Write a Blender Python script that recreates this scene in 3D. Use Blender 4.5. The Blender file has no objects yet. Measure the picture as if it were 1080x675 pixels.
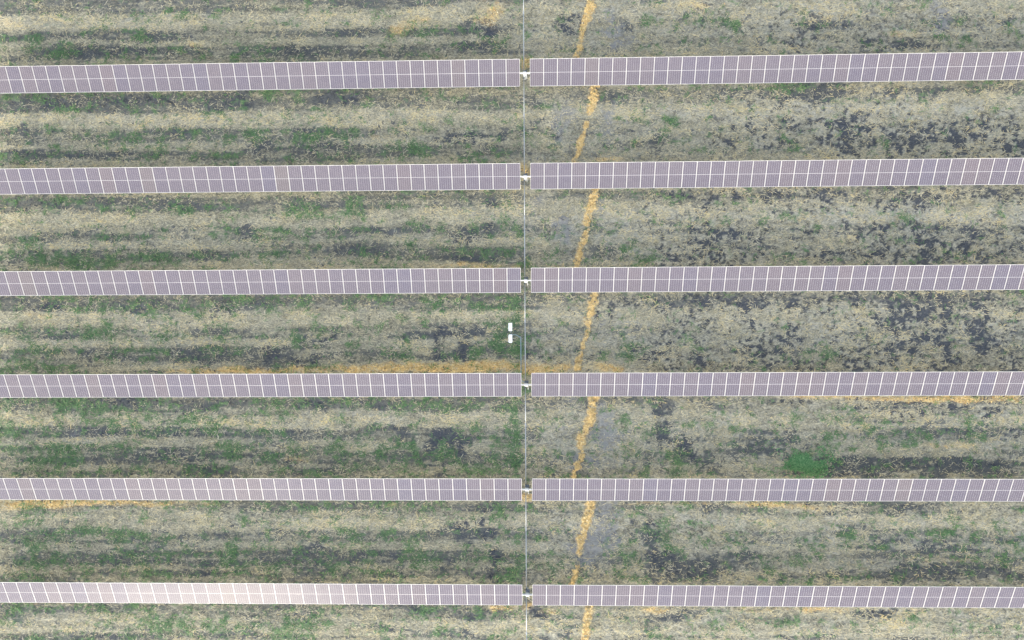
import bpy, bmesh, math, random
import numpy as np
from mathutils import Vector, Matrix, Euler

# ------------------------------------------------------------------ camera, world, sun, exposure
sc = bpy.context.scene
col = sc.collection
CAM_LOC = Vector((0.0, 0.0, 58.696))
CAM_ROT = Euler((0.01332, 0.02501, -0.0046), 'XYZ')
FPX = 720.0                                   # focal length in units of a 1080 wide picture
cd = bpy.data.cameras.new('camera')
cd.sensor_width = 36.0
cd.lens = 36.0 * FPX / 1080.0
cd.clip_end = 6000.0
cam = bpy.data.objects.new('camera', cd)
cam.location = CAM_LOC
cam.rotation_euler = CAM_ROT
col.objects.link(cam)
sc.camera = cam

SUN_DIR = Vector((-0.377, -0.873, 0.310)).normalized()      # towards the sun
SUN_EL = math.asin(SUN_DIR.z)
SUN_AZ = math.atan2(SUN_DIR.x, SUN_DIR.y)                  # clockwise from +Y
w = bpy.data.worlds.new('World')
sc.world = w
w.use_nodes = True
nt = w.node_tree
nt.nodes.clear()
wo = nt.nodes.new('ShaderNodeOutputWorld')
bg = nt.nodes.new('ShaderNodeBackground')
sky = nt.nodes.new('ShaderNodeTexSky')
sky.sky_type = 'NISHITA'
sky.sun_disc = False
sky.sun_elevation = SUN_EL
sky.sun_rotation = SUN_AZ
sky.altitude = 50.0
sky.air_density = 0.9
sky.dust_density = 1.6
sky.ozone_density = 0.4
bg.inputs['Strength'].default_value = 0.15
hs = nt.nodes.new('ShaderNodeHueSaturation')          # thin white overcast: the sky keeps half of its blue
hs.inputs['Saturation'].default_value = 0.42
nt.links.new(sky.outputs['Color'], hs.inputs['Color'])
nt.links.new(hs.outputs['Color'], bg.inputs['Color'])
nt.links.new(bg.outputs['Background'], wo.inputs['Surface'])

sd = bpy.data.lights.new('sun', 'SUN')
sd.energy = 0.5
sd.angle = math.radians(17.0)
sd.color = (1.0, 0.89, 0.66)
sun = bpy.data.objects.new('sun', sd)
sun.rotation_euler = (-SUN_DIR).to_track_quat('-Z', 'Y').to_euler()
sun.location = SUN_DIR * 80
col.objects.link(sun)

sc.view_settings.view_transform = 'Standard'
sc.view_settings.look = 'None'
sc.view_settings.exposure = 2.2
sc.view_settings.gamma = 1.0
sc.view_settings.use_curve_mapping = False

# ------------------------------------------------------------------ helpers
RNG = np.random.default_rng(7)
random.seed(7)
ROT = np.array(CAM_ROT.to_matrix())
CL = np.array(CAM_LOC)


def at(u, v, z=0.0):
    """place on the level z of the ground that a surveyor's picture point u, v stands on"""
    d = ROT @ np.array([(u - 540.0) / FPX, (337.5 - v) / FPX, -1.0])
    k = (z - CL[2]) / d[2]
    return float(CL[0] + d[0] * k), float(CL[1] + d[1] * k)


def tag(o, label=None, cat=None, group=None, kind=None):
    if label: o['label'] = label
    if cat: o['category'] = cat
    if group: o['group'] = group
    if kind: o['kind'] = kind
    return o


def empty(name, loc=(0, 0, 0), parent=None):
    o = bpy.data.objects.new(name, None)
    o.empty_display_size = 0.2
    o.location = loc
    o.parent = parent
    col.objects.link(o)
    return o


def link(name, me, parent=None, loc=(0, 0, 0), rot=(0, 0, 0)):
    o = bpy.data.objects.new(name, me)
    o.location = loc
    o.rotation_euler = rot
    o.parent = parent
    col.objects.link(o)
    return o


def add_box(bm, c, s, rot=None, bevel=0.0):
    m = Matrix.Translation(c) @ (rot.to_4x4() if rot else Matrix.Identity(4)) @ Matrix.Diagonal((s[0], s[1], s[2], 1))
    r = bmesh.ops.create_cube(bm, size=1.0, matrix=m)
    if bevel:
        es = list({e for v in r['verts'] for e in v.link_edges})
        bmesh.ops.bevel(bm, geom=es, offset=bevel, segments=1, affect='EDGES')


def add_cyl(bm, a, b, r0, r1=None, seg=12):
    a, b = Vector(a), Vector(b)
    d = b - a
    m = Matrix.Translation((a + b) / 2) @ d.to_track_quat('Z', 'Y').to_matrix().to_4x4()
    bmesh.ops.create_cone(bm, cap_ends=True, segments=seg, radius1=r0, radius2=r0 if r1 is None else r1,
                          depth=d.length, matrix=m)


def finish(bm, name, mat, smooth=False):
    me = bpy.data.meshes.new(name)
    bm.normal_update()
    bm.to_mesh(me)
    bm.free()
    if mat: me.materials.append(mat)
    if smooth:
        me.shade_smooth()
    return me


class NB:
    """small node builder"""
    def __init__(self, name):
        self.m = bpy.data.materials.new(name)
        self.m.use_nodes = True
        self.t = self.m.node_tree
        self.b = self.t.nodes['Principled BSDF']

    def n(self, typ, **kw):
        x = self.t.nodes.new(typ)
        for k, v in kw.items():
            if k.startswith('i_'):
                x.inputs[k[2:].replace('_', ' ')].default_value = v
            else:
                setattr(x, k, v)
        return x

    def l(self, a, b):
        self.t.links.new(a, b)

    def noise(self, scale, detail=4.0, rough=0.6, vec=None):
        x = self.n('ShaderNodeTexNoise')
        x.inputs['Scale'].default_value = scale
        x.inputs['Detail'].default_value = detail
        x.inputs['Roughness'].default_value = rough
        if vec is not None: self.l(vec, x.inputs['Vector'])
        return x.outputs['Fac']

    def attr(self, name):
        return self.n('ShaderNodeAttribute', attribute_name=name).outputs['Fac']

    def ramp(self, f, stops):
        r = self.n('ShaderNodeValToRGB')
        e = r.color_ramp.elements
        while len(e) < len(stops): e.new(0.5)
        for q, (p, c) in zip(e, stops):
            q.position = p
            q.color = (c[0], c[1], c[2], 1)
        self.l(f, r.inputs['Fac'])
        return r.outputs['Color']

    def mix(self, f, a, b, mode='MIX'):
        x = self.n('ShaderNodeMix', data_type='RGBA', blend_type=mode)
        for s, v in ((0, f), (6, a), (7, b)):
            if isinstance(v, (int, float)): x.inputs[s].default_value = v
            elif isinstance(v, tuple): x.inputs[s].default_value = (v[0], v[1], v[2], 1)
            else: self.l(v, x.inputs[s])
        return x.outputs[2]

    def math(self, op, a, b=0.0):
        x = self.n('ShaderNodeMath', operation=op)
        for s, v in ((0, a), (1, b)):
            if isinstance(v, (int, float)): x.inputs[s].default_value = v
            else: self.l(v, x.inputs[s])
        return x.outputs[0]

    def done(self, colr=None, rough=0.9, metal=0.0, spec=0.3):
        if colr is not None:
            if isinstance(colr, tuple): self.b.inputs['Base Color'].default_value = (*colr, 1)
            else: self.l(colr, self.b.inputs['Base Color'])
        self.b.inputs['Roughness'].default_value = rough
        self.b.inputs['Metallic'].default_value = metal
        self.b.inputs['Specular IOR Level'].default_value = spec
        return self.m


def metal_mat(name, c, rough=0.45, metal=0.0, dirt=0.25):
    b = NB(name)
    v = b.n('ShaderNodeTexCoord').outputs['Object']
    f = b.noise(9.0, 5.0, 0.65, v)
    d = tuple(x * (1 - dirt) for x in c)
    return b.done(b.ramp(f, [(0.3, d), (0.7, c)]), rough, metal, 0.4)


M_FRAME = metal_mat('anodised_frame', (0.47, 0.465, 0.45), 0.4, 0.0, 0.08)
M_BACK = metal_mat('white_backsheet', (0.52, 0.515, 0.52), 0.35, 0.0, 0.06)
M_STEEL = metal_mat('galvanised_steel', (0.40, 0.42, 0.43), 0.45, 0.3, 0.25)
M_WHITE = metal_mat('white_coated_metal', (0.47, 0.47, 0.46), 0.45, 0.0, 0.10)
M_BOX = metal_mat('white_cabinet_paint', (0.83, 0.87, 0.92), 0.4, 0.0, 0.06)
M_DARK = metal_mat('dark_casting', (0.10, 0.12, 0.15), 0.5, 0.0, 0.3)
M_TEAL = metal_mat('grey_green_conduit', (0.22, 0.30, 0.33), 0.5, 0.0, 0.3)

# cells: dusty violet glass, every module a touch different
b = NB('solar_cells')
oi = b.n('ShaderNodeAttribute', attribute_name='tone', attribute_type='OBJECT').outputs['Fac']
tc = b.n('ShaderNodeTexCoord').outputs['Object']
base = b.ramp(oi, [(0.0, (0.082, 0.077, 0.110)), (0.3, (0.085, 0.077, 0.105)), (0.6, (0.090, 0.081, 0.105)),
                   (0.85, (0.095, 0.082, 0.102)), (1.0, (0.098, 0.087, 0.100))])
dust = b.noise(1.7, 5.0, 0.6, tc)
cc = b.mix(b.math('MULTIPLY', dust, 0.16), base, (0.38, 0.35, 0.32))
M_CELL = b.done(cc, 0.21, 0.0, 0.060)

# ------------------------------------------------------------------ noise
def vnoise(x, y, seed):
    xi = np.floor(x).astype(np.int64)
    yi = np.floor(y).astype(np.int64)
    fx = (x - xi).astype(np.float32)
    fy = (y - yi).astype(np.float32)
    fx = fx * fx * (3 - 2 * fx)
    fy = fy * fy * (3 - 2 * fy)

    def h(a, c):
        n = (a * 374761393 + c * 668265263 + seed * 1274126177) & 0xFFFFFFFF
        n = ((n ^ (n >> 13)) * 1103515245) & 0xFFFFFFFF
        n = ((n ^ (n >> 15)) * 2654435761) & 0xFFFFFFFF
        return ((n >> 8) & 0xFFFF).astype(np.float32) / 65535.0
    a = h(xi, yi); b_ = h(xi + 1, yi); c = h(xi, yi + 1); d = h(xi + 1, yi + 1)
    return (a + (b_ - a) * fx) * (1 - fy) + (c + (d - c) * fx) * fy


def fbm(x, y, seed, octv=4, gain=0.55):
    s = 0; amp = 1.0; tot = 0
    ca, sa = math.cos(0.6), math.sin(0.6)
    for k in range(octv):
        s = s + amp * vnoise(x, y, seed + 17 * k)
        tot += amp
        x, y = (x * ca - y * sa) * 2.03 + 3.7, (x * sa + y * ca) * 2.03 - 1.3
        amp *= gain
    return s / tot


def sstep(a, b_, x):
    t = np.clip((x - a) / (b_ - a), 0, 1)
    return t * t * (3 - 2 * t)


# ------------------------------------------------------------------ where straw, grass and earth lie
PITCH = 8.74909
ROW0 = 21.58673
STEP = 0.092
NX, NY = 1060, 690
GX0, GY0 = -(NX - 1) * STEP / 2 - 2.4, -(NY - 1) * STEP / 2
gx = GX0 + np.arange(NX) * STEP
gy = GY0 + np.arange(NY) * STEP
X, Y = np.meshgrid(gx, gy)                     # [iy, ix]

# d dark soil showing (fine grained), also row shadows painted dark   k black damp soil in blotches   g green grass   l pale straw
# o ochre clay   b smooth grey bare earth      each: kind, u, v, half width, half height, weight
PATCHES = """
o 553 67 5 5 .8;o 554 178 5 4 .8;o 556 524 5 4 .8;o 560 276 4 3 .3;o 553 390 10 4 .5;k 893 148 14 18 .22;k 965 143 14 12 .2;k 1002 148 22 13 .18;k 1068 147 14 14 .2;k 756 262 18 16 .16;k 980 260 12 12 .2;k 1024 258 9 10 .16;k 944 350 8 24 .14;k 998 352 10 24 .14;k 1030 355 10 24 .14
d 960 605 130 8 .42;b 645 450 16 24 .45;b 640 548 16 16 .4;d 1000 492 90 9 .22;d 170 590 115 18 .16;d 400 592 140 15 .13;d 120 476 150 22 .08;d 750 600 60 10 .2;b 640 545 16 18 .4;b 640 455 14 20 .4;b 628 575 22 20 .3;b 610 490 30 14 .2;l 940 112 130 10 .4;l 940 226 130 8 .3;l 300 435 120 8 .15;l 240 125 200 7 .2;l 200 25 200 8 .2;d 250 53 220 6 .15;o 470 390 70 3 .4
k 480 350 18 5 .42;k 461 362 6 10 .36;k 490 366 8 8 .36;k 474 457 14 6 .42;k 482 467 11 8 .42;k 456 469 7 7 .34;k 512 558 8 8 .42;k 484 556 18 7 .26;k 522 591 4 10 .5;k 515 30 14 8 .3;k 494 147 22 6 .3;k 372 104 14 6 .3;k 340 103 10 5 .26;k 345 356 10 4 .3;k 287 372 12 8 .26;k 320 380 14 5 .26;k 492 254 18 3 .36;k 520 214 6 5 .4;k 515 239 5 5 .36;k 695 448 7 16 .28;k 726 474 12 8 .34;k 688 557 7 12 .36;k 696 588 12 10 .34;k 564 645 6 5 .45;k 55 323 10 4 .42;k 142 326 8 4 .4;k 240 329 10 6 .26;k 50 107 26 5 .2;k 235 107 22 6 .24;k 140 105 30 5 .2;k 922 645 16 3 .28;k 1010 490 60 3 .16;k 935 537 26 3 .2;k 730 600 20 5 .2;k 130 425 16 5 .26;k 330 426 20 4 .24
o 510 386 34 5 1.0;o 440 387 44 4.5 .95;o 392 389 24 3.5 .7;o 270 390 30 3 .4
d 30 38 45 6 .3;d 150 37 50 6 .3;g 30 39 14 5 .6;g 150 38 12 5 .5;d 100 54 60 6 .45;g 70 56 14 4 .6;g 30 54 12 6 .5;l 100 22 110 8 .4;o 20 26 24 4 .2;g 150 18 8 3 .5;g 200 18 12 3 .7
o 205 45 14 4 .3;l 60 46 60 3 .3;d 375 3 30 7 .35;d 440 4 14 5 .3;l 330 20 60 8 .35;o 435 25 20 8 .36;o 420 32 14 6 .25;g 438 41 16 6 .5;d 515 30 16 10 .5;d 505 50 25 8 .4;o 522 10 12 14 .4
d 365 33 24 5 .35;d 310 54 45 6 .4;g 395 55 12 5 .6;g 450 58 10 3 .6;g 250 60 20 5 .3;k 598 24 15 9 .42;b 655 40 14 10 .6;b 646 20 7 30 .5;d 655 25 8 8 .4;g 752 25 30 9 .7;g 690 20 12 5 .5;g 690 50 12 6 .5
g 775 24 12 5 .6;l 700 8 60 6 .2;o 735 6 24 5 .3;l 560 20 14 30 .1;l 860 12 60 10 .35;o 870 18 40 4 .12;l 1000 30 60 20 .2;d 855 26 35 5 .3;k 850 26 30 5 .1;d 915 46 12 6 .4;d 955 45 12 6 .4;b 990 18 9 22 .7;b 1008 10 8 14 .3
g 1012 42 14 5 .6;d 1000 49 60 4 .35;g 912 8 10 6 .4;o 950 36 20 3 .25;o 830 38 30 3 .15
d 50 107 40 7 .55;d 140 105 40 7 .5;d 235 106 30 9 .5;g 75 119 14 3 .5;g 55 117 8 3 .5;l 40 122 30 6 .3;g 225 119 16 3 .5;l 150 124 120 5 .3;d 30 138 30 5 .35;d 190 137 30 6 .35;g 115 138 12 6 .4;o 120 148 120 3 .12
d 30 160 30 6 .4;d 110 164 50 3 .55;g 170 155 16 6 .4;g 265 142 10 4 .4;d 340 103 14 8 .5;d 370 104 16 8 .5;d 430 98 14 4 .3;l 400 120 80 8 .35;g 330 118 12 5 .4;d 322 135 14 6 .5;g 340 142 14 5 .5;g 366 138 10 7 .5;d 410 130 10 4 .4
o 405 146 20 4 .25;d 340 156 40 6 .4;d 280 155 14 7 .45;g 435 152 18 6 .8;g 412 153 10 5 .6;d 492 146 26 7 .45;d 520 142 16 8 .35;d 470 150 10 6 .3;g 310 95 14 3 .3
b 597 122 10 12 .5;b 638 128 10 16 .55;b 590 140 8 14 .5;d 640 102 14 8 .4;l 720 120 90 8 .4;g 706 132 10 8 .6;g 680 125 8 6 .5;g 700 141 14 6 .5;k 772 146 13 9 .35;k 776 136 8 4 .3;d 690 150 24 8 .35;g 757 139 10 4 .5;g 580 150 14 10 .3;o 640 168 16 3 .5
d 565 120 8 20 .25;k 585 135 8 10 .2;g 820 92 32 4 .6;d 840 100 18 8 .45;d 870 99 12 11 .5;d 825 112 8 5 .5;l 950 112 130 12 .45;k 912 106 8 6 .3;d 945 99 14 5 .4;d 990 95 22 4 .4;d 1035 92 14 4 .3;k 893 148 13 17 .5;k 880 130 14 4 .35;k 905 135 24 6 .25
k 828 132 12 5 .35;k 826 150 10 8 .3;k 965 142 16 12 .3;k 1002 148 26 14 .33;k 1022 136 18 7 .3;k 1068 146 14 12 .42;k 1030 128 12 3 .4;k 870 155 14 7 .2;k 1050 160 12 4 .3;k 960 128 10 4 .3;k 940 150 20 10 .15;k 930 126 20 3 .2
b 15 206 24 5 .35;d 60 219 30 5 .35;g 70 212 22 6 .5;g 45 222 14 4 .4;d 110 210 30 6 .4;d 190 217 40 6 .4;o 140 224 80 5 .12;g 200 223 18 3 .7;g 20 228 14 8 .4;d 110 244 40 6 .35;g 150 247 50 6 .3;d 255 245 20 8 .4;o 130 257 80 4 .12
d 120 262 60 8 .2;g 90 276 40 8 .8;g 70 272 16 7 .6;g 175 274 18 7 .7;g 250 272 16 7 .5;g 30 262 14 8 .3;d 215 272 14 8 .35;l 220 258 20 5 .2;g 370 219 12 6 .8;g 330 226 20 6 .6;g 310 218 12 6 .4;g 420 219 20 8 .3;d 350 214 30 4 .25;l 430 230 40 6 .3
d 400 243 36 6 .35;b 420 243 12 5 .3;g 297 243 8 6 .5;d 370 263 40 6 .4;g 328 268 8 4 .6;g 284 266 14 10 .6;g 425 256 12 5 .5;g 410 279 24 5 .5;d 300 262 14 6 .3;l 500 230 30 10 .4;d 490 253 22 5 .45;d 500 243 14 4 .4;d 520 214 8 6 .5;d 514 238 6 6 .4
l 465 245 14 7 .3;d 495 273 30 4 .5;o 500 280 36 4 .4;g 530 232 6 10 .3;l 545 240 20 20 .2
b 567 215 7 14 .6;b 597 240 11 20 .65;b 635 218 7 12 .4;k 577 250 8 8 .25;l 665 230 26 20 .3;k 690 215 12 4 .3;k 715 210 14 8 .3;k 750 214 8 9 .42;k 766 205 14 4 .35;k 760 222 12 4 .25;g 736 233 14 4 .6;k 745 241 14 5 .2;k 756 262 22 18 .36;k 702 262 12 12 .3
k 798 264 10 7 .36;k 775 250 10 5 .3;k 800 243 8 5 .25;g 678 275 16 7 .7;g 652 262 16 8 .4;g 660 250 14 6 .3;d 640 268 14 7 .3;g 565 255 20 12 .25
k 860 207 16 9 .42;k 824 203 16 3 .4;k 950 208 18 6 .42;k 992 208 12 5 .42;k 1040 203 20 6 .36;k 1070 207 14 6 .36;k 920 216 10 5 .38;k 975 205 14 5 .3;k 815 214 8 8 .3;l 940 226 140 8 .5;o 1050 240 40 12 .12;g 842 227 16 3 .5;g 893 226 18 4 .55;g 938 227 16 3 .55
g 870 221 8 3 .5;k 856 242 11 7 .42;k 964 240 11 6 .42;k 912 241 12 4 .33;k 935 238 6 4 .3;k 920 262 12 12 .32;k 980 260 12 11 .55;k 1024 258 10 10 .44;k 1042 272 12 6 .3;k 872 270 10 5 .4;k 900 268 24 3 .4;k 830 262 14 8 .16;k 960 270 30 3 .35;k 1065 262 10 8 .25;g 825 275 30 5 .3
k 790 270 20 8 .12;k 1000 270 50 6 .15
d 55 323 12 5 .55;d 140 326 10 5 .5;d 20 316 20 4 .3;g 110 325 14 5 .5;o 30 333 20 4 .25;l 150 332 100 6 .25;d 240 328 14 8 .45;g 210 328 12 6 .5;g 172 334 10 3 .5;d 165 320 10 5 .4;g 10 350 14 4 .6;g 95 354 20 7 .7;g 112 346 10 5 .5;g 172 352 14 8 .6;g 210 357 30 5 .5
d 60 356 40 6 .25;d 230 350 30 8 .3;g 25 371 16 4 .5;g 135 370 20 3 .6;g 168 370 12 4 .6;d 110 373 20 5 .3;d 210 375 40 8 .4;g 250 374 20 6 .4;g 20 386 14 6 .4;d 95 383 10 4 .4;o 200 391 30 3.5 .55;o 248 390 18 3.5 .6;g 40 366 14 6 .3;g 220 372 16 5 .4;g 50 390 40 4 .3
o 300 391 30 3.5 .45;o 350 390 30 4 .35;d 480 350 20 6 .6;d 460 364 7 12 .5;d 490 365 8 10 .55;d 470 376 20 4 .35;l 476 362 8 7 .4;d 348 357 14 5 .4;d 335 370 12 6 .35;g 306 358 10 5 .7;d 318 360 5 8 .5;d 285 372 16 12 .4;d 318 380 14 7 .45;d 425 358 18 5 .35;d 440 349 14 4 .35
g 375 362 10 5 .5;g 420 372 16 6 .5;g 525 358 8 16 .7;g 505 372 8 8 .4;g 430 334 8 3 .7;g 460 321 10 4 .5;g 290 333 14 5 .5;d 276 321 10 6 .5;d 380 318 20 5 .2;l 420 325 40 6 .25;g 330 352 14 6 .3;g 400 350 14 6 .25;g 510 330 12 10 .35;d 532 372 6 12 .3
g 543 375 7 20 .6;g 541 325 6 14 .6;k 578 377 24 3 .5;k 600 374 14 8 .25;b 640 345 10 14 .3;g 667 374 13 11 .8;g 727 348 14 5 .5;k 700 366 22 16 .22;k 684 372 20 8 .12;k 722 352 20 10 .16;k 794 362 9 15 .42;k 752 314 20 6 .36;k 784 320 14 7 .32;k 700 313 18 5 .34;k 670 318 16 6 .26
k 728 326 10 8 .3;k 695 328 10 6 .25;k 760 350 30 14 .13;k 640 330 12 12 .2;k 600 330 14 10 .1;l 660 340 30 8 .2;l 780 338 30 8 .2;k 770 382 40 6 .25;g 640 378 14 6 .3;o 575 388 22 5 .6;o 640 388 18 4.5 .6;g 590 340 16 8 .2
k 860 316 14 6 .36;k 830 316 10 6 .3;k 935 312 22 8 .34;k 960 322 20 8 .36;k 985 314 14 8 .42;k 1032 317 16 6 .42;k 1065 318 12 8 .3;k 942 330 8 5 .3;k 975 333 14 8 .4;k 1000 330 12 6 .3;k 835 352 6 10 .42;k 818 370 9 14 .4;k 880 312 10 5 .3;l 880 340 40 10 .3;l 868 358 26 14 .4
g 868 379 12 6 .8;k 898 355 14 8 .2;k 905 376 14 10 .34;k 944 346 12 9 .4;k 947 374 12 16 .3;k 972 356 10 9 .3;k 998 352 12 24 .38;k 1030 360 12 22 .4;k 1030 342 14 6 .4;k 1064 356 9 9 .52;k 1062 384 14 8 .38;k 980 384 24 6 .3;l 1050 350 6 20 .35;l 1014 370 5 18 .35;g 1006 376 8 8 .3;k 920 340 24 8 .2
k 860 386 30 5 .2;k 905 388 60 4 .2;k 1060 340 16 4 .3
d 10 424 20 6 .4;d 132 425 24 7 .5;d 225 428 24 7 .35;g 75 426 24 9 .6;g 155 424 8 6 .5;g 100 436 20 6 .35;g 120 442 24 8 .5;g 200 443 24 8 .55;g 250 448 20 8 .5;g 25 446 14 6 .5;g 260 436 16 6 .3;d 90 456 60 6 .35;b 80 456 16 5 .3;d 190 456 50 7 .4;l 75 466 40 3 .35;l 220 436 30 6 .2
g 60 478 26 7 .7;g 15 475 14 8 .5;g 130 472 30 5 .5;g 242 472 22 7 .75;d 180 480 40 7 .4;d 100 476 20 5 .2;d 155 494 100 8 .1;g 40 492 30 6 .4;g 90 497 50 5 .3;d 225 495 20 8 .35;l 250 488 20 4 .3;g 5 440 8 20 .4
d 330 425 26 6 .45;d 400 429 20 7 .35;g 285 430 12 8 .5;g 350 424 14 5 .4;g 285 420 10 5 .4;l 360 440 60 6 .35;d 310 452 30 6 .3;d 420 453 24 5 .4;d 430 462 10 4 .4;g 304 465 6 10 .7;g 280 458 14 6 .5;g 425 471 12 3.5 .8;g 396 452 8 4 .4;g 360 474 24 7 .5;d 282 477 14 8 .45;g 285 478 14 6 .4
d 475 456 16 7 .6;d 480 468 14 9 .6;d 455 468 8 8 .5;d 470 480 10 5 .4;d 330 496 40 8 .35;d 450 492 20 8 .35;g 490 491 22 8 .6;g 390 472 14 6 .35;o 315 485 12 4 .35;o 300 472 12 3 .2;l 500 440 20 14 .35;l 440 435 30 8 .25;g 522 464 12 10 .5;g 530 435 8 14 .4;g 470 452 5 4 .3;g 400 495 40 6 .25;g 520 492 14 8 .3
g 544 440 5 26 .9;g 544 480 5 26 .9;b 637 452 10 16 .7;b 590 450 14 14 .4;b 622 488 22 10 .5;b 600 425 14 6 .3;g 658 447 9 10 .6;g 722 447 13 5 .8;g 680 452 10 8 .4;g 590 484 10 10 .5;g 702 478 18 6 .55;g 722 495 16 8 .75;g 658 490 7 10 .5;g 750 450 14 6 .4;g 684 495 10 8 .4;g 810 498 10 6 .4
d 697 434 8 14 .55;d 695 458 10 10 .55;d 725 472 14 10 .6;d 745 488 20 10 .5;d 790 470 18 10 .35;d 680 486 14 10 .3;d 770 430 30 6 .25;l 600 430 16 8 .15;l 765 440 24 8 .3;l 680 425 20 6 .2;l 780 460 14 6 .25;o 770 431 30 5 .1;d 740 462 20 4 .2;d 668 430 6 14 .3
o 900 419 50 3 .35;o 970 420 40 3 .5;o 1010 421 24 4 .65;o 1065 421 20 5 .7;o 850 418 20 2 .4;k 950 425 24 5 .4;k 972 436 16 5 .5;k 950 437 10 5 .4;k 1000 428 14 8 .34;k 1045 436 10 5 .42;k 900 432 20 6 .3;l 880 430 50 8 .3;l 1060 436 16 8 .2;k 840 424 10 4 .4;k 820 425 8 3 .4
g 828 445 24 5 .5;g 912 447 10 7 .6;g 880 440 12 6 .4;g 1040 443 24 6 .45;d 830 464 24 8 .5;d 815 475 12 6 .4;g 935 460 50 10 .35;g 980 462 24 8 .35;g 1030 463 10 10 .4;o 1010 469 30 3 .4;o 900 466 30 5 .15;d 1000 455 50 6 .35;d 900 490 40 10 .35;d 1010 489 70 5 .55;d 970 499 100 4 .4;d 960 482 40 4 .3
l 970 446 30 4 .2;k 1068 455 10 6 .3;g 870 460 8 6 .5;d 870 498 14 8 .3
o 30 531 44 4.5 .75;o 110 530 60 3.5 .6;o 20 536 30 4 .3;o 190 531 60 2.5 .25;l 100 542 120 8 .35;g 90 559 20 4 .65;d 60 554 40 5 .3;d 135 554 20 5 .35;d 180 556 20 6 .35;d 235 558 18 7 .4;g 220 537 10 7 .4;g 150 537 8 5 .3;o 120 565 80 3 .12;g 35 578 20 7 .5;g 130 570 10 7 .5;g 245 582 8 12 .7
g 35 598 14 8 .6;g 175 568 10 8 .4;d 180 574 80 6 .2;g 140 598 20 6 .4;d 120 595 10 10 .3;d 220 605 30 8 .35;l 75 584 30 3 .2;d 15 574 14 6 .3;g 90 600 14 8 .3;l 262 586 14 5 .3;g 300 597 14 6 .25
g 325 537 14 7 .6;g 315 562 10 6 .6;g 370 562 24 6 .4;l 340 550 50 6 .4;d 300 540 10 5 .25;o 420 533 12 4 .2;d 295 560 30 5 .3;d 320 578 24 6 .4;d 340 600 30 8 .3;l 430 545 30 8 .25;d 480 556 20 8 .5;d 512 558 9 9 .65;d 510 537 24 5 .45;d 490 572 14 8 .45;d 522 592 5 13 .75;g 437 574 7 8 .6;g 445 592 12 14 .7
g 360 598 12 8 .55;g 530 560 6 6 .5;d 400 585 24 10 .35;d 470 595 14 10 .3;g 500 595 14 8 .3;l 470 540 20 5 .25;g 410 565 14 5 .4;g 550 590 5 20 .4;g 535 535 12 5 .25
b 636 546 9 14 .9;b 618 578 16 14 .6;b 640 570 14 14 .5;b 585 540 14 8 .2;g 658 580 8 10 .7;g 594 587 14 7 .55;g 704 572 14 9 .7;g 698 552 6 8 .6;g 660 540 8 10 .5;g 565 538 4 4 .7;d 687 558 9 14 .65;d 695 588 15 14 .55;d 730 600 24 8 .5;d 668 552 6 10 .4;l 765 552 44 6 .4;l 720 545 20 8 .2;g 760 574 40 6 .35
g 745 610 20 6 .5;g 660 606 14 8 .5;d 780 580 30 8 .4;o 800 532 30 2.5 .4;g 715 535 14 6 .35;d 750 536 12 5 .4;g 570 600 14 8 .4;d 620 598 14 8 .2;g 800 600 24 8 .3;o 710 531 50 2 .3
o 822 534 18 4 .35;o 860 535 20 4 .3;d 940 535 40 7 .4;d 975 540 12 8 .35;l 879 548 5 14 .5;l 879 572 5 14 .5;l 878 592 5 10 .4;d 878 542 7 3 .4;l 960 551 100 3 .35;d 870 558 20 4 .4;d 930 557 30 4 .4;g 910 565 12 6 .7;g 890 568 8 8 .5;g 992 561 18 4 .6;g 1040 560 20 5 .3;o 1000 568 50 4 .12
d 940 576 60 6 .35;d 1010 578 40 6 .3;g 1070 574 14 6 .4;g 1050 586 16 6 .4;o 1000 590 50 3 .2;g 840 588 20 6 .35;g 840 610 30 5 .5;g 910 608 40 6 .35;d 960 600 50 8 .35;d 1040 604 40 8 .3;l 850 545 20 6 .2;g 815 562 10 6 .3
l 120 643 130 6 .3;d 70 658 16 5 .4;d 20 658 12 5 .4;g 145 660 12 8 .5;g 175 658 14 6 .7;g 230 662 20 8 .5;g 55 662 14 5 .4;d 110 672 40 4 .35;d 220 655 20 5 .3;o 60 637 60 2 .2;d 250 668 20 6 .4;g 335 658 30 8 .65;g 345 642 10 5 .3;g 300 668 14 6 .5;d 420 662 24 5 .45;d 445 643 14 5 .4;d 500 650 12 6 .4;d 490 669 24 5 .5
o 530 641 18 4 .55;l 380 648 40 6 .3;l 480 655 24 6 .2;o 555 637 8 3 .3;g 470 666 8 4 .5;d 564 645 7 6 .75;d 555 637 4 6 .4;o 578 645 14 4 .3;o 692 643 14 3.5 .65;g 782 644 30 4 .4;o 790 643 24 3 .3;d 715 652 16 8 .5;d 690 660 10 8 .35;b 665 660 14 12 .3;l 760 655 30 8 .2;d 600 665 20 8 .35;g 695 668 10 6 .4;g 750 662 10 5 .4
o 860 642 30 3.5 .45;d 922 645 22 5 .55;d 905 652 10 5 .35;g 828 660 16 5 .6;g 955 655 16 6 .5;g 1030 659 18 6 .6;l 1040 646 40 6 .4;l 870 662 30 5 .25;d 840 673 24 3 .4;d 960 674 40 3 .3;g 1060 668 12 6 .3;l 900 668 14 5 .15;g 590 648 14 6 .2
"""


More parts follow.
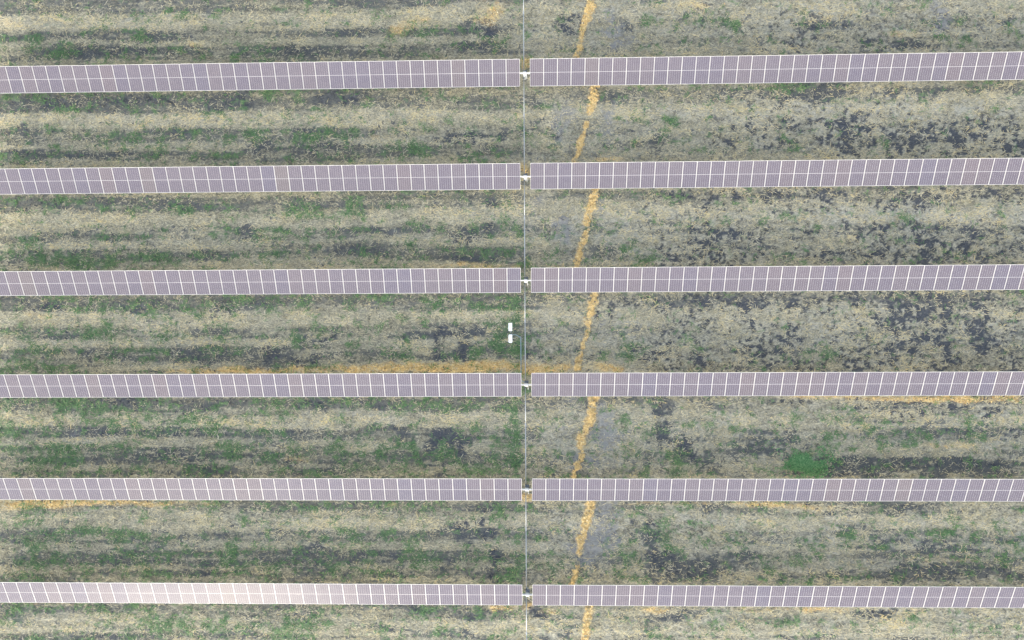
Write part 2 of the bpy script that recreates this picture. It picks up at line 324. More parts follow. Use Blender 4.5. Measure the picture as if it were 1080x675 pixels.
def spread(field, u, v, ru, rv, wgt, sharp=2.0):
    cx, cy = at(u, v)
    rx, ry = ru / 12.27, rv / 12.27
    i0, i1 = int((cx - 2.2 * rx - GX0) / STEP), int((cx + 2.2 * rx - GX0) / STEP) + 2
    j0, j1 = int((cy - 2.2 * ry - GY0) / STEP), int((cy + 2.2 * ry - GY0) / STEP) + 2
    i0, j0 = max(i0, 0), max(j0, 0)
    if i1 <= i0 or j1 <= j0: return
    xx = X[j0:j1, i0:i1] + WX[j0:j1, i0:i1] * min(rx, 1.6) * 0.55
    yy = Y[j0:j1, i0:i1] + WY[j0:j1, i0:i1] * min(ry, 1.2) * 0.55
    q = ((xx - cx) / rx) ** 2 + ((yy - cy) / ry) ** 2
    field[j0:j1, i0:i1] += wgt * np.exp(-q ** (sharp / 2) * 0.9)


WX = (fbm(X * 0.9, Y * 0.9, 91, 3) - 0.5) * 4
WY = (fbm(X * 0.9, Y * 0.9, 92, 3) - 0.5) * 4
F = {k: np.zeros_like(X, dtype=np.float32) for k in 'dkglob'}
for it in PATCHES.replace('\n', ';').split(';'):
    it = it.split()
    if len(it) == 6:
        spread(F[it[0]], *[float(q) for q in it[1:]])

# ochre trench line, broken where vehicles crossed it
TRENCH = [[(625, -12, 9), (621, 12, 9), (616, 26, 8)], [(615, 30, 6.5), (612, 46, 6.5), (608, 62, 6)],
          [(629, 86, 10), (626, 105, 9.5), (621, 121, 7.5)], [(619, 129, 5.5), (614, 148, 7), (607, 172, 6)],
          [(629, 196, 10), (624, 216, 9.5), (618, 234, 8)], [(619, 244, 4.5), (614, 258, 7), (607, 284, 6.5)],
          [(629, 304, 9), (626, 318, 9), (620, 340, 7)], [(622, 346, 4), (617, 358, 6), (614, 367, 5)], [(613, 372, 6), (610, 382, 7), (606, 396, 6)],
          [(628, 414, 9.5), (623, 440, 9.5), (617, 455, 8)], [(615, 458, 10), (612, 470, 8)], [(614, 479, 5), (609, 490, 6), (603, 508, 6)],
          [(624, 524, 9.5), (620, 545, 10), (613, 570, 9), (610, 583, 6)], [(610, 597, 4), (606, 608, 6), (601, 622, 6)],
          [(623, 632, 8.5), (620, 650, 10), (615, 690, 9)]]
trench = np.zeros_like(X, dtype=np.float32)
f_fz = fbm(X * 4.2, Y * 4.6, 57, 2, 0.6)
wob = (fbm(X * 2.2, Y * 2.2, 55, 3) - 0.5)
for seg in TRENCH:
    pts = [(np.array(at(*q[:2])), q[2] / 24.5) for q in seg]
    for (a, wa), (b_, wb) in zip(pts, pts[1:]):
        lo = np.minimum(a, b_) - 1.5
        hi = np.maximum(a, b_) + 1.5
        i0, i1 = max(int((lo[0] - GX0) / STEP), 0), min(int((hi[0] - GX0) / STEP), NX)
        j0, j1 = max(int((lo[1] - GY0) / STEP), 0), min(int((hi[1] - GY0) / STEP), NY)
        if i1 <= i0 or j1 <= j0: continue
        xx, yy = X[j0:j1, i0:i1], Y[j0:j1, i0:i1]
        d = b_ - a
        t = np.clip(((xx - a[0]) * d[0] + (yy - a[1]) * d[1]) / (d @ d), 0, 1)
        dist = np.hypot(xx - a[0] - t * d[0], yy - a[1] - t * d[1]) + wob[j0:j1, i0:i1] * 0.5 + (f_fz[j0:j1, i0:i1] - .5) * .3
        half = wa + (wb - wa) * t
        np.maximum(trench[j0:j1, i0:i1], 1 - sstep(half * .45, half * 1.3, dist), out=trench[j0:j1, i0:i1])

# mowing and wheel bands, and soil with painted panel shade, repeat in every gap between the rows
wy = Y + (fbm(X * 0.06, Y * 0.3, 21, 3) - 0.5) * 0.9
f_str = fbm(X * 0.22, Y * 3.4, 22, 4, 0.6)              # thin broken streaks along the rows
f_st2 = fbm(X * 0.10, Y * 1.5, 23, 3, 0.6)
off = np.mod(ROW0 - wy, PITCH)                       # metres south of a row
bx = np.array([0, .9, 1.3, 2.2, 2.7, 3.6, 3.95, 4.7, 5.0, 5.4, 5.75, 6.6, 6.95, 7.2, 7.6, 8.2, 8.75])
bv = np.array([.2, .6, .95, .75, -.7, -.6, .5, .5, -.6, -.6, .6, .6, -.2, -.1, .5, .3, .1])  # dark stretch next to the row: soil plus painted panel shade
band = np.interp(off, bx, bv).astype(np.float32)
left = 1 - sstep(-3, 3, X)
bandw = 0.31 * left + 0.18 * (1 - left) * (0.5 + 0.5 * sstep(-4, -14, Y))
f_low = fbm(X * 0.13, Y * 0.35, 31, 3)
f_mid = fbm(X * 0.55, Y * 1.0, 32, 4, 0.6)
f_fib = fbm(X * 1.6, Y * 2.6, 33, 4, 0.62)
f_blot = fbm(X * 1.25, Y * 1.35, 34, 4, 0.55)
f_fine = fbm(X * 4.2, Y * 4.6, 35, 2, 0.6)
f_spk = fbm(X * 3.4, Y * 3.8, 44, 3, 0.6)
f_gr = fbm(X * 1.1, Y * 1.5, 36, 4, 0.6)

south = sstep(6, -20, Y)                              # greener and darker towards the bottom of the field
D = 0.38 + bandw * band + 0.80 * F['d'] - 0.34 * F['l'] + (f_low - 0.5) * 0.28 + (f_mid - .5) * 0.55 + 0.20 * np.exp(-((off - 1.5) / .45) ** 2) * sstep(-18, -6, Y) + 0.03 * left  # exp term darkens the soil below the panel edges as painted shade
sw = 0.35 + 0.65 * np.maximum(left, sstep(18, 30, X) * (0.4 + .6 * south))
D = D + (f_fib - 0.5) * 0.8 + (f_fine - 0.5) * 0.45 + ((f_str - .5) * 1.0 + (f_st2 - .5) * 0.7) * sw
soil = sstep(0.40, 0.68, D) * (0.66 + 0.34 * np.clip(F['d'] * 1.8 + 0.3, 0, 1))  # bare soil, with the painted row shade in it
rk = 0.8 * sstep(8, 16, X) * sstep(-8, -3, Y) * 0.10 * (0.4 + 1.2 * f_low)
K = (F['k'] + rk) * 0.82 + (f_blot - 0.5) * 0.9 + (f_spk - .5) * 2.3 - 0.22 * F['l'] + (f_fine - .5) * 0.3
black = sstep(0.21, 0.46, K) * sstep(0.03, 0.12, F['k'] + rk + (f_low - .5) * .08)
G = F['g'] * 0.68 + (f_gr - 0.5) * 1.1 + (f_fib - .5) * 0.5 + (f_fine - .5) * 0.8 + 0.07 * left * (1 - sstep(18, 26, Y)) + 0.03 * south - 0.01 + 0.06 * band * left + (f_str - .5) * .45 * sw + (f_st2 - .5) * .3 * sw
green = sstep(0.12, 0.55, G)
O = np.clip(F['o'] * 1.15 + (f_fib - .5) * 0.55 * sstep(.02, .2, F['o']), 0, 1)
ochre = np.maximum(np.clip(O, 0, 1) * sstep(0.05, 0.35, O), trench * sstep(0.30, 0.52, f_fib + 0.14))
bare = 0.85 * sstep(0.10, 0.75, F['b'] * 1.2 + (f_mid - .5) * .6 + (f_fib - .5) * .5) * sstep(.05, .25, F['b'])
pale = np.clip(0.35 + F['l'] * 0.6 + (1 - left) * 0.25 + (f_low - .5) * 0.5, 0, 1)
green = green * (1 - black * .8) * (1 - bare * .6) * (1 - trench)
ruts = -0.035 * band * (0.6 + 0.8 * f_low)
H = ruts + (f_mid - .5) * 0.09 + (f_fib - .5) * 0.13 + (f_fine - .5) * 0.07 - 0.05 * black + 0.10 * trench * f_fine * 2 + 0.03 * ochre

# ------------------------------------------------------------------ the ground: one sheet out to the horizon
ring = np.array([1.5, 4, 9, 20, 45, 110, 300, 900, 2500])
ex = np.concatenate([gx[0] - ring[::-1], gx, gx[-1] + ring])
ey = np.concatenate([gy[0] - ring[::-1], gy, gy[-1] + ring])
R = len(ring)
EX, EY = np.meshgrid(ex, ey)


def pad(a): return np.pad(a, R, mode='edge').astype(np.float32)


fade = np.pad(np.ones_like(H), R, mode='constant')
co = np.stack([EX, EY, pad(H) * fade], -1).reshape(-1, 3).astype(np.float32)
nxe, nye = len(ex), len(ey)
idx = np.arange(nxe * nye).reshape(nye, nxe)
quads = np.stack([idx[:-1, :-1], idx[:-1, 1:], idx[1:, 1:], idx[1:, :-1]], -1).reshape(-1, 4)


def fast_mesh(name, co, faces, mat, attrs=None, smooth=True):
    me = bpy.data.meshes.new(name)
    n, k = faces.shape
    me.vertices.add(len(co))
    me.vertices.foreach_set('co', np.ascontiguousarray(co, dtype=np.float32).ravel())
    me.loops.add(n * k)
    me.loops.foreach_set('vertex_index', np.ascontiguousarray(faces, dtype=np.int32).ravel())
    me.polygons.add(n)
    me.polygons.foreach_set('loop_start', np.arange(0, n * k, k, dtype=np.int32))
    if smooth:
        me.polygons.foreach_set('use_smooth', np.ones(n, dtype=bool))
    for an, av in (attrs or {}).items():
        at_ = me.attributes.new(an, 'FLOAT', 'POINT')
        at_.data.foreach_set('value', np.ascontiguousarray(av, dtype=np.float32).ravel())
    me.update()
    me.materials.append(mat)
    return me


b = NB('field_ground')
pos = b.n('ShaderNodeNewGeometry').outputs['Position']
mp = b.n('ShaderNodeMapping')
mp.inputs['Scale'].default_value = (1.0, 1.8, 1.0)
b.l(pos, mp.inputs['Vector'])
n1 = b.noise(5.0, 6.0, 0.78, mp.outputs['Vector'])
n2 = b.noise(1.3, 4.0, 0.6, mp.outputs['Vector'])
n3 = b.noise(14.0, 3.0, 0.7, pos)
straw = b.ramp(n1, [(0.32, (0.070, 0.074, 0.066)), (0.47, (0.190, 0.180, 0.125)), (0.62, (0.400, 0.365, 0.240))])
palec = b.ramp(n1, [(0.30, (0.130, 0.134, 0.125)), (0.48, (0.285, 0.280, 0.235)), (0.68, (0.450, 0.437, 0.355))])
soilc = b.ramp(n3, [(0.3, (0.044, 0.051, 0.058)), (0.55, (0.078, 0.085, 0.087)), (0.75, (0.150, 0.150, 0.132))])
blackc = b.ramp(n1, [(0.3, (0.038, 0.044, 0.054)), (0.52, (0.064, 0.071, 0.081)), (0.72, (0.130, 0.132, 0.130))])
greenc = b.ramp(n1, [(0.30, (0.045, 0.085, 0.050)), (0.5, (0.100, 0.165, 0.080)), (0.70, (0.210, 0.255, 0.140))])
ochc = b.ramp(n1, [(0.28, (0.290, 0.180, 0.085)), (0.5, (0.560, 0.390, 0.165)), (0.72, (0.720, 0.540, 0.260))])
barec = b.ramp(n1, [(0.3, (0.130, 0.135, 0.142)), (0.7, (0.255, 0.255, 0.245))])
c = b.mix(b.attr('pale'), straw, palec)
c = b.mix(b.attr('soil'), c, soilc)  # dark soil, also the tone of the painted row shade
c = b.mix(b.attr('bare'), c, barec)
c = b.mix(b.math('MULTIPLY', b.attr('green'), 0.75), c, greenc)
c = b.mix(b.attr('black'), c, blackc)
c = b.mix(b.attr('ochre'), c, ochc)
bump = b.n('ShaderNodeBump')
bump.inputs['Strength'].default_value = 0.6
bump.inputs['Distance'].default_value = 0.06
b.l(n1, bump.inputs['Height'])
b.l(bump.outputs['Normal'], b.b.inputs['Normal'])
M_GROUND = b.done(c, 0.95, 0.0, 0.15)

gm = fast_mesh('ground', co, quads, M_GROUND,
               dict(soil=pad(soil), black=pad(black), green=pad(green), ochre=pad(ochre), bare=pad(bare), pale=pad(pale)))
tag(link('ground', gm), kind='structure')


def sample(a, x, y):
    i = np.clip(((x - GX0) / STEP), 0, NX - 1.001)
    j = np.clip(((y - GY0) / STEP), 0, NY - 1.001)
    i0 = i.astype(int); j0 = j.astype(int)
    fi = i - i0; fj = j - j0
    return (a[j0, i0] * (1 - fi) + a[j0, i0 + 1] * fi) * (1 - fj) + (a[j0 + 1, i0] * (1 - fi) + a[j0 + 1, i0 + 1] * fi) * fj


# ------------------------------------------------------------------ straw, grass, clods
def blade_mat(name, stops, bleach=0.0):
    b = NB(name)
    c = b.ramp(b.attr('tint'), stops)
    if bleach:                                   # weathered grey straw in drifts between the yellow
        p = b.n('ShaderNodeNewGeometry').outputs['Position']
        mp = b.n('ShaderNodeMapping')
        mp.inputs['Scale'].default_value = (0.5, 1.3, 1.0)
        b.l(p, mp.inputs['Vector'])
        f = b.ramp(b.noise(0.55, 4.0, 0.65, mp.outputs['Vector']), [(0.38, (0, 0, 0)), (0.62, (1, 1, 1))])
        hs = b.n('ShaderNodeHueSaturation')
        hs.inputs['Saturation'].default_value = 0.35
        b.l(c, hs.inputs['Color'])
        grey = b.mix(1.0, hs.outputs['Color'], (0.93, 0.96, 0.96), 'MULTIPLY')
        c = b.mix(b.math('MULTIPLY', f, bleach), c, grey)
    return b.done(c, 0.75, 0.0, 0.2)


M_STRAW = blade_mat('dry_straw', [(0.0, (0.075, 0.078, 0.072)), (0.3, (0.225, 0.210, 0.145)), (0.6, (0.395, 0.356, 0.220)),
                                  (0.82, (0.475, 0.440, 0.315)), (1.0, (0.56, 0.45, 0.22))], 0.3)
M_GRASS = blade_mat('green_blades', [(0.0, (0.050, 0.090, 0.055)), (0.4, (0.085, 0.185, 0.074)), (0.8, (0.18, 0.27, 0.115)),
                                     (1.0, (0.30, 0.34, 0.15))])



def blades(name, x, y, n_per, length, width, up, mat, label, bias=0.0, tint=None):
    n = len(x)
    px = np.repeat(x, n_per) + RNG.normal(0, 0.05, n * n_per)
    py = np.repeat(y, n_per) + RNG.normal(0, 0.05, n * n_per)
    N = n * n_per
    z0 = sample(H, px, py) - 0.01
    a = RNG.uniform(0, 2 * np.pi, N)
    if bias:
        k = RNG.random(N) < bias
        a[k] = RNG.normal(0, 0.45, k.sum()) + np.pi * (RNG.random(k.sum()) < .5)
    L = length * RNG.uniform(0.5, 1.3, N) * np.where(RNG.random(N) < .08, 1.9, 1.0)
    W = width * RNG.uniform(0.6, 1.3, N)
    U = up * RNG.uniform(0.3, 1.2, N)
    dx, dy = np.cos(a), np.sin(a)
    v = np.empty((N, 4, 3), np.float32)
    v[:, 0] = np.stack([px, py, z0], -1)
    mx, my, mz = px + dx * L * .45, py + dy * L * .45, z0 + U
    v[:, 1] = np.stack([mx - dy * W / 2, my + dx * W / 2, mz], -1)
    v[:, 2] = np.stack([mx + dy * W / 2, my - dx * W / 2, mz], -1)
    v[:, 3] = np.stack([px + dx * L, py + dy * L, z0 + U * RNG.uniform(0.3, 1.1, N)], -1)
    i = np.arange(N) * 4
    f = np.concatenate([np.stack([i, i + 2, i + 1], -1), np.stack([i + 1, i + 2, i + 3], -1)])
    t = np.clip(np.repeat(tint, n_per) + RNG.normal(0, 0.20, N), 0, 1)
    me = fast_mesh(name, v.reshape(-1, 3), f, mat, dict(tint=np.repeat(t, 4)), smooth=False)
    return tag(link(name, me), label, 'grass', kind='stuff')


def scatter(n, dens):
    x = RNG.uniform(-50.0, 45.5, n)
    y = RNG.uniform(-30, 30, n)
    keep = RNG.random(n) < sample(dens, x, y)
    return x[keep], y[keep]


x, y = scatter(190000, np.clip((1 - 0.80 * soil) * (1 - .93 * black) * (1 - .6 * green) * (1 - .78 * ochre) * (1 - .75 * bare) * (0.45 + 0.9 * sstep(.3, .62, f_mid)), 0, 1))
tn = 0.36 + 0.26 * sample(pale, x, y) + 0.85 * (sample(f_mid, x, y) - .5) + 0.45 * (sample(f_fib, x, y) - .5) - 0.12 * sample(band * left, x, y) + 0.22 * sample(np.clip(-band - .3, 0, 1) * left, x, y) + 0.9 * sample(np.clip(F['o'], 0, .6), x, y) + 0.8 * (.5 - sample(f_str, x, y)) + RNG.normal(0, .13, len(x))
blades('dry_grass', x, y, 4, 0.36, 0.042, 0.05, M_STRAW, 'pale dry mown grass lying in bands between the panel rows', 0.5, tn)
x, y = scatter(170000, np.clip(green * 0.75, 0, 1))
tn = 0.42 + 0.5 * (sample(f_fib, x, y) - .5) + RNG.normal(0, .1, len(x)) - 0.1 * sample(np.clip(F['g'], 0, 1), x, y)
blades('green_grass', x, y, 4, 0.30, 0.045, 0.11, M_GRASS, 'short green grass growing in patches through the straw', 0.0, tn)


def clods(name, x, y, size, mat, label, cat, tint):
    base = np.array([[1, 0, 0], [-.5, .87, 0], [-.5, -.87, 0], [.25, .1, .75], [-.3, -.1, .6]], np.float32)
    fc = np.array([[0, 1, 3], [1, 4, 3], [1, 2, 4], [2, 0, 3], [2, 3, 4]])
    N = len(x)
    v = np.repeat(base[None], N, 0) + RNG.normal(0, .22, (N, 5, 3))
    s = size * RNG.uniform(.5, 1.5, (N, 1, 1))
    v *= s
    a = RNG.uniform(0, 6.28, N)
    ca, sa = np.cos(a)[:, None], np.sin(a)[:, None]
    vx = v[..., 0] * ca - v[..., 1] * sa + x[:, None]
    vy = v[..., 0] * sa + v[..., 1] * ca + y[:, None]
    vz = v[..., 2] + sample(H, x, y)[:, None] - 0.01
    f = (np.arange(N)[:, None, None] * 5 + fc[None]).reshape(-1, 3)
    me = fast_mesh(name, np.stack([vx, vy, vz], -1).reshape(-1, 3), f, mat,
                   dict(tint=np.repeat(np.clip(tint + RNG.normal(0, .2, N), 0, 1), 5)), smooth=False)
    return tag(link(name, me), label, cat, kind='stuff')


M_OCHRE = blade_mat('ochre_clay', [(0.0, (0.25, 0.160, 0.080)), (0.3, (0.54, 0.375, 0.155)), (0.65, (0.68, 0.53, 0.26)), (1.0, (0.74, 0.64, 0.42))])
M_SOIL = blade_mat('dark_soil', [(0.0, (0.050, 0.056, 0.07)), (0.6, (0.10, 0.105, 0.118)), (1.0, (0.18, 0.175, 0.16))])
x, y = scatter(900000, np.clip(ochre * 1.2 * sstep(.2, .6, ochre), 0, 1))
clods('clay_clods', x, y, 0.062, M_OCHRE, 'ochre clay clods heaped along the cable trench and under the panel edges', 'clay', 0.45 + 0 * x)
x, y = scatter(110000, np.clip(soil * .7 + black * .35, 0, .9))
clods('soil_clods', x, y, 0.07, M_SOIL, 'dark crumbs of bare soil between the grass', 'soil', 0.4 + 0 * x)

# ------------------------------------------------------------------ solar tables
TILT = 0.39331
AXIS = 1.5
PLEN = 2.18169
PPIT = 1.154
XL, XR = -0.66951, 0.17588
PW = PPIT - 0.012

bm = bmesh.new(); add_box(bm, (0, 0, 0), (PW - 0.016, PLEN - 0.016, 0.006)); ME_PANEL = finish(bm, 'solar_panel', M_BACK)
bm = bmesh.new()
fw, fh = 0.016, 0.038
MID = 0.020
for s in (-1, 1):
    add_box(bm, (s * (PW / 2 - fw / 2), 0, -0.008), (fw, PLEN, fh))
    add_box(bm, (0, s * (PLEN / 2 - fw / 2), -0.0085), (PW - 2 * fw - 0.002, fw, fh - 0.003))
ME_FRAME = finish(bm, 'frame', M_FRAME)
bm = bmesh.new()
cw = PW - 2 * (fw + 0.010)
ch = (PLEN - 2 * (fw + 0.014) - MID) / 2
ncx, ncy = 6, 12
gxx, gyy = 0.0055, 0.0006
sx, sy = (cw - (ncx - 1) * gxx) / ncx, (ch - (ncy - 1) * gyy) / ncy
for i in range(ncx):
    for j in range(ncy):
        x0 = -cw / 2 + i * (sx + gxx); y0 = -ch / 2 + j * (sy + gyy)
        bm.faces.new([bm.verts.new(q) for q in ((x0, y0, 0), (x0 + sx, y0, 0), (x0 + sx, y0 + sy, 0), (x0, y0 + sy, 0))])
ME_CELLS = finish(bm, 'cell_block', M_CELL)
bm = bmesh.new(); add_box(bm, (0, 0, 0), (0.10, 0.02, 0.02)); add_box(bm, (0, 0, -0.03), (0.06, 0.30, 0.03)); ME_CLAMP = finish(bm, 'clamp', M_STEEL)
bm = bmesh.new()
add_box(bm, (0, 0, AXIS / 2 - 0.25), (0.10, 0.008, AXIS + 0.3)); add_box(bm, (0.048, 0, AXIS / 2 - 0.25), (0.006, 0.10, AXIS + 0.3)); add_box(bm, (-0.048, 0, AXIS / 2 - 0.25), (0.006, 0.10, AXIS + 0.3))
ME_POST = finish(bm, 'support_post', M_STEEL)
bm = bmesh.new(); add_cyl(bm, (-0.05, 0, 0), (0.05, 0, 0), 0.11, seg=14); ME_BEAR = finish(bm, 'bearing', M_DARK)

ORD = ['topmost', 'second', 'third', 'fourth', 'fifth', 'lowest']
EXTRA_L = {
    0: 'solar table left of the drive shaft in the topmost panel row',
    1: 'solar table left of the drive shaft in the second panel row from the top',
    2: 'solar table just above the white control boxes, left half of the third row',
    3: 'solar table with ochre clay along its upper edge, left half of the fourth row',
    4: 'solar table with ochre clay below its far left end, fifth row',
    5: 'solar table with bright sun glare, left half of the lowest row'}
EXTRA_R = {
    0: 'violet solar table right of the drive shaft in the topmost row',
    1: 'violet solar table right of the drive shaft in the second row from the top',
    2: 'violet solar table right of the drive shaft in the third row from the top',
    3: 'violet solar table with ochre clay below its right end, fourth row',
    4: 'violet solar table with a large green weed clump just above it, fifth row',
    5: 'violet solar table right of the drive shaft in the lowest row'}
NPAN = {-1: 40, 1: 38}
R_TILT = Matrix.Rotation(TILT, 4, 'X')


def table(i, side, label):
    y = ROW0 - PITCH * i
    n = NPAN[side]
    x0 = XL if side < 0 else XR
    t = empty('solar_table', (x0, y, 0))
    tag(t, label, 'solar panels', 'tilted solar tables in rows')
    bm = bmesh.new()
    add_box(bm, (side * (n * PPIT / 2 - 0.2), 0, AXIS - 0.14), (n * PPIT + 0.3, 0.11, 0.11))
    tube = finish(bm, 'torque_tube', M_WHITE)
    link('torque_tube', tube, t)
    rv = random.Random(i * 10 + side)
    for k in range(n):
        jit = rv.gauss(0, 0.0035)
        tone = min(max(rv.gauss(0.45, 0.2), 0.0), 1.0)
        p = link('solar_panel', ME_PANEL, t, (side * (k + .5) * PPIT, 0, AXIS + rv.gauss(0, .002)), (TILT + jit, rv.gauss(0, 0.003), 0))
        link('frame', ME_FRAME, p)
        for s in (-1, 1):
            link('cell_block', ME_CELLS, p, (0, s * (ch / 2 + MID / 2), 0.0045))['tone'] = tone
    for k in range(0, n + 1, 6):
        q = link('support_post', ME_POST, t, (side * (k * PPIT + 0.35), 0, -0.22))
        link('bearing', ME_BEAR, q, (0, 0, AXIS + 0.08))
    return t


for i in range(6):
    table(i, -1, EXTRA_L[i])
    table(i, 1, EXTRA_R[i])

# ------------------------------------------------------------------ gearboxes, drive shafts
GX = (XL + XR) / 2
SX = GX - 0.09
SZ = 0.95
GEAR = ['white gearbox and tube coupling in the gap of the topmost panel row',
        'white gearbox and tube coupling in the gap of the second panel row from the top',
        'white gearbox and tube coupling in the gap of the third panel row from the top',
        'white gearbox and tube coupling in the fourth row gap beside the thin conduit',
        'white gearbox with its shaded side painted dark in the gap of the fifth panel row from the top',
        'white gearbox with its shaded side painted dark in the gap of the lowest panel row']
ME_G = {}
bm = bmesh.new(); add_box(bm, (0, 0, 1.03), (0.30, 0.34, 0.34), bevel=0.03); add_cyl(bm, (0, -0.2, 1.0), (0, 0.2, 1.0), 0.10, seg=16); add_box(bm, (0, 0, 1.25), (0.20, 0.22, 0.14), bevel=0.02)
ME_G['housing'] = finish(bm, 'housing', M_STEEL)
bm = bmesh.new(); add_cyl(bm, (-0.42, 0, AXIS - 0.05), (0.42, 0, AXIS - 0.05), 0.055, seg=14); ME_G['tube_coupling'] = finish(bm, 'tube_coupling', M_WHITE)
bm = bmesh.new(); add_cyl(bm, (-0.16, 0, AXIS - 0.05), (0.12, 0, AXIS - 0.05), 0.115, seg=18); add_box(bm, (-0.02, -0.10, AXIS - 0.13), (0.20, 0.10, 0.20), bevel=0.02); ME_G['gear_collar'] = finish(bm, 'gear_collar', M_WHITE)
bm = bmesh.new(); add_box(bm, (0.02, 0.22, 1.10), (0.34, 0.12, 0.30), bevel=0.03); add_cyl(bm, (0.1, 0.1, 1.15), (0.1, 0.34, 1.15), 0.07); ME_G['shaded_side'] = finish(bm, 'shaded_side', M_DARK)  # added dark part: shade of the gearbox's north side put into colour
bm = bmesh.new(); add_box(bm, (0, 0, 0.30), (0.14, 0.14, 1.15)); add_box(bm, (0, 0, 0.86), (0.30, 0.30, 0.02)); ME_G['pile'] = finish(bm, 'pile', M_STEEL)
bm = bmesh.new(); add_box(bm, (0.14, -0.25, 1.28), (0.03, 0.42, 0.05), Matrix.Rotation(0.6, 3, 'X')); ME_G['torque_arm'] = finish(bm, 'torque_arm', M_WHITE)
for i in range(6):
    g = empty('tracker_gearbox', (GX, ROW0 - PITCH * i, 0))
    tag(g, GEAR[i], 'gearbox', 'gearboxes in the gaps of the panel rows')
    for k, me in ME_G.items():
        link(k, me, g)

SH = ['uppermost piece of grey drive shaft, running out of the picture above the topmost row',
      'thin grey drive shaft between the topmost and second panel rows',
      'thin grey drive shaft between the second and third panel rows from the top',
      'thin grey drive shaft between third and fourth rows, right of the white boxes',
      'thin grey drive shaft between the fourth and fifth panel rows, beside green grass',
      'thin grey drive shaft between the fifth and lowest panel rows',
      'lowest piece of grey drive shaft, below the lowest panel row']
for i in range(7):
    y1 = ROW0 - PITCH * (i - 1) - 0.22
    y0 = ROW0 - PITCH * i + 0.22
    t = empty('drive_shaft', (SX, y0, 0))
    tag(t, SH[i], 'drive shaft', 'drive shaft pieces between the panel rows')
    ln = y1 - y0
    bm = bmesh.new(); add_cyl(bm, (0, 0.12, SZ), (0, ln * 0.62, SZ), 0.040, seg=12); link('outer_tube', finish(bm, 'outer_tube', M_STEEL, True), t)
    bm = bmesh.new(); add_cyl(bm, (0, ln * 0.62, SZ), (0, ln - 0.12, SZ), 0.033, seg=12); link('inner_tube', finish(bm, 'inner_tube', M_STEEL, True), t)
    bm = bmesh.new(); add_cyl(bm, (0, ln * 0.60, SZ), (0, ln * 0.63, SZ), 0.062, seg=12); link('collar', finish(bm, 'collar', M_STEEL), t)
    for yy in (0.03, ln - 0.03):
        bm = bmesh.new(); add_box(bm, (0, yy, SZ), (0.08, 0.16, 0.08), bevel=0.012); add_box(bm, (0, yy, SZ), (0.15, 0.05, 0.05)); link('universal_joint', finish(bm, 'universal_joint', M_DARK), t)

# ------------------------------------------------------------------ white control boxes beside the shaft
cx, cy = at(538.3, 351, 1.1)
t = empty('control_cabinet', (cx, cy, 0))
tag(t, 'pair of small white control boxes on a post frame beside the drive shaft', 'control box')
for s in (-1, 1):
    bm = bmesh.new(); add_box(bm, (0, s * 0.49, 0.82), (0.26, 0.64, 0.56), bevel=0.015)
    e = link('enclosure', finish(bm, 'enclosure', M_BOX), t)
    bm = bmesh.new(); add_box(bm, (0, s * 0.49, 1.112), (0.29, 0.67, 0.024), bevel=0.006); link('rain_cover', finish(bm, 'rain_cover', M_BOX), e)
    bm = bmesh.new(); add_box(bm, (-0.137, s * 0.49, 0.82), (0.012, 0.60, 0.50)); link('door', finish(bm, 'door', M_BOX), e)
    bm = bmesh.new(); add_cyl(bm, (-0.02, s * 0.49, 0.0 - .3), (-0.02, s * 0.49, 0.56), 0.035); link('post', finish(bm, 'post', M_STEEL), t)
bm = bmesh.new(); add_box(bm, (0.06, 0, 0.75), (0.05, 1.5, 0.05)); add_box(bm, (0.06, 0, 0.98), (0.05, 0.36, 0.05)); link('cross_rail', finish(bm, 'cross_rail', M_DARK), t)

p0 = Vector((*at(544, 353, .3), .35)); p1 = Vector((*at(549.3, 356, .3), .30)); p2 = Vector((*at(549.6, 401, .3), .30))
bm = bmesh.new()
add_cyl(bm, (cx + 0.1, p0.y, .70), (p0.x, p0.y, .35), 0.03)
add_cyl(bm, p0, p1, 0.035); add_cyl(bm, p1, p2, 0.04); add_cyl(bm, p2, (GX - .1, ROW0 - 3 * PITCH + .1, .85), 0.04)
tag(link('cable_conduit', finish(bm, 'cable_conduit', M_TEAL)), 'thin grey green cable conduit running from the white boxes to the fourth row gap', 'conduit')


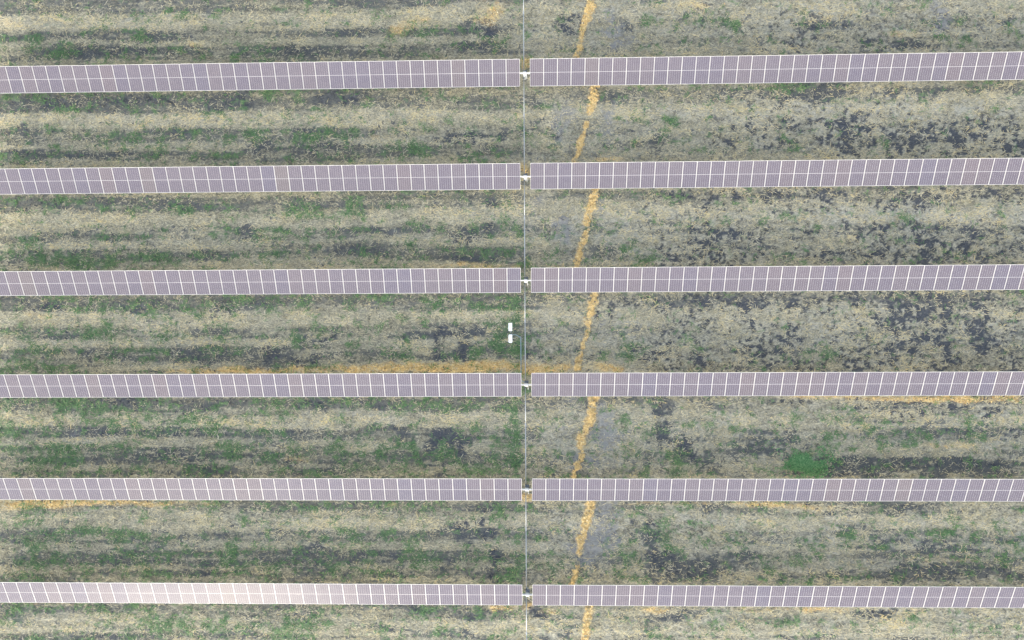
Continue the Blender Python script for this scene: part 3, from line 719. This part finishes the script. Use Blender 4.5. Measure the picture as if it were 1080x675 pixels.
# ------------------------------------------------------------------ weed clumps that stand out of the grass
def weed(u, v, ru, rv, n, label):
    cx, cy = at(u, v)
    rx, ry = ru / 12.27, rv / 12.27
    t = empty('weed_clump', (cx, cy, float(sample(H, np.array([cx]), np.array([cy]))[0])))
    tag(t, label, 'weeds')
    a = RNG.uniform(0, 6.283, n); r = np.abs(RNG.normal(0, .75, n)) ** .9
    rr = 1 + 0.35 * (vnoise(3 + 1.7 * np.cos(a), 3 + 1.7 * np.sin(a), int(u)) - .5) * 2
    px, py = r * rr * rx * np.cos(a), r * rr * ry * np.sin(a)
    keep = fbm(px * 1.3 + u, py * 1.6 + v, 5, 3) > 0.26 + 0.19 * np.minimum(r, 2) + RNG.normal(0, .06, n)
    a, r, rr, px, py = a[keep], r[keep], rr[keep], px[keep], py[keep]
    n = len(a)
    hh = 0.30 * np.clip(1 - 0.6 * r, .1, 1) * RNG.uniform(.5, 1.2, n)
    an = RNG.uniform(0, 6.283, n)
    L = RNG.uniform(.10, .24, n); W = RNG.uniform(.02, .05, n)
    dx, dy = np.cos(an), np.sin(an)
    vv = np.empty((n, 4, 3), np.float32)
    vv[:, 0] = np.stack([px, py, hh], -1)
    mx, my = px + dx * L * .5, py + dy * L * .5
    mz = hh + RNG.uniform(.0, .08, n)
    vv[:, 1] = np.stack([mx - dy * W, my + dx * W, mz], -1)
    vv[:, 2] = np.stack([mx + dy * W, my - dx * W, mz], -1)
    vv[:, 3] = np.stack([px + dx * L, py + dy * L, hh - .02], -1)
    i = np.arange(n) * 4
    f = np.concatenate([np.stack([i, i + 2, i + 1], -1), np.stack([i + 1, i + 2, i + 3], -1)])
    me = fast_mesh('leaves', vv.reshape(-1, 3), f, M_WEED, dict(tint=np.repeat(RNG.random(n), 4)), smooth=False)
    link('leaves', me, t)
    ns = 40
    bm = bmesh.new()
    for k in range(ns):
        q = RNG.integers(n)
        add_cyl(bm, (px[q] * .8, py[q] * .8, -.05), (px[q], py[q], max(hh[q], .06)), 0.012, 0.006, seg=4)
    link('stems', finish(bm, 'stems', M_WEED), t)


M_WEED = blade_mat('lush_leaves', [(0.0, (0.06, 0.15, 0.065)), (0.5, (0.105, 0.255, 0.10)), (1.0, (0.20, 0.34, 0.15))])
weed(849, 489, 24, 14, 4600, 'lush green weed clump just above the fifth row at right')
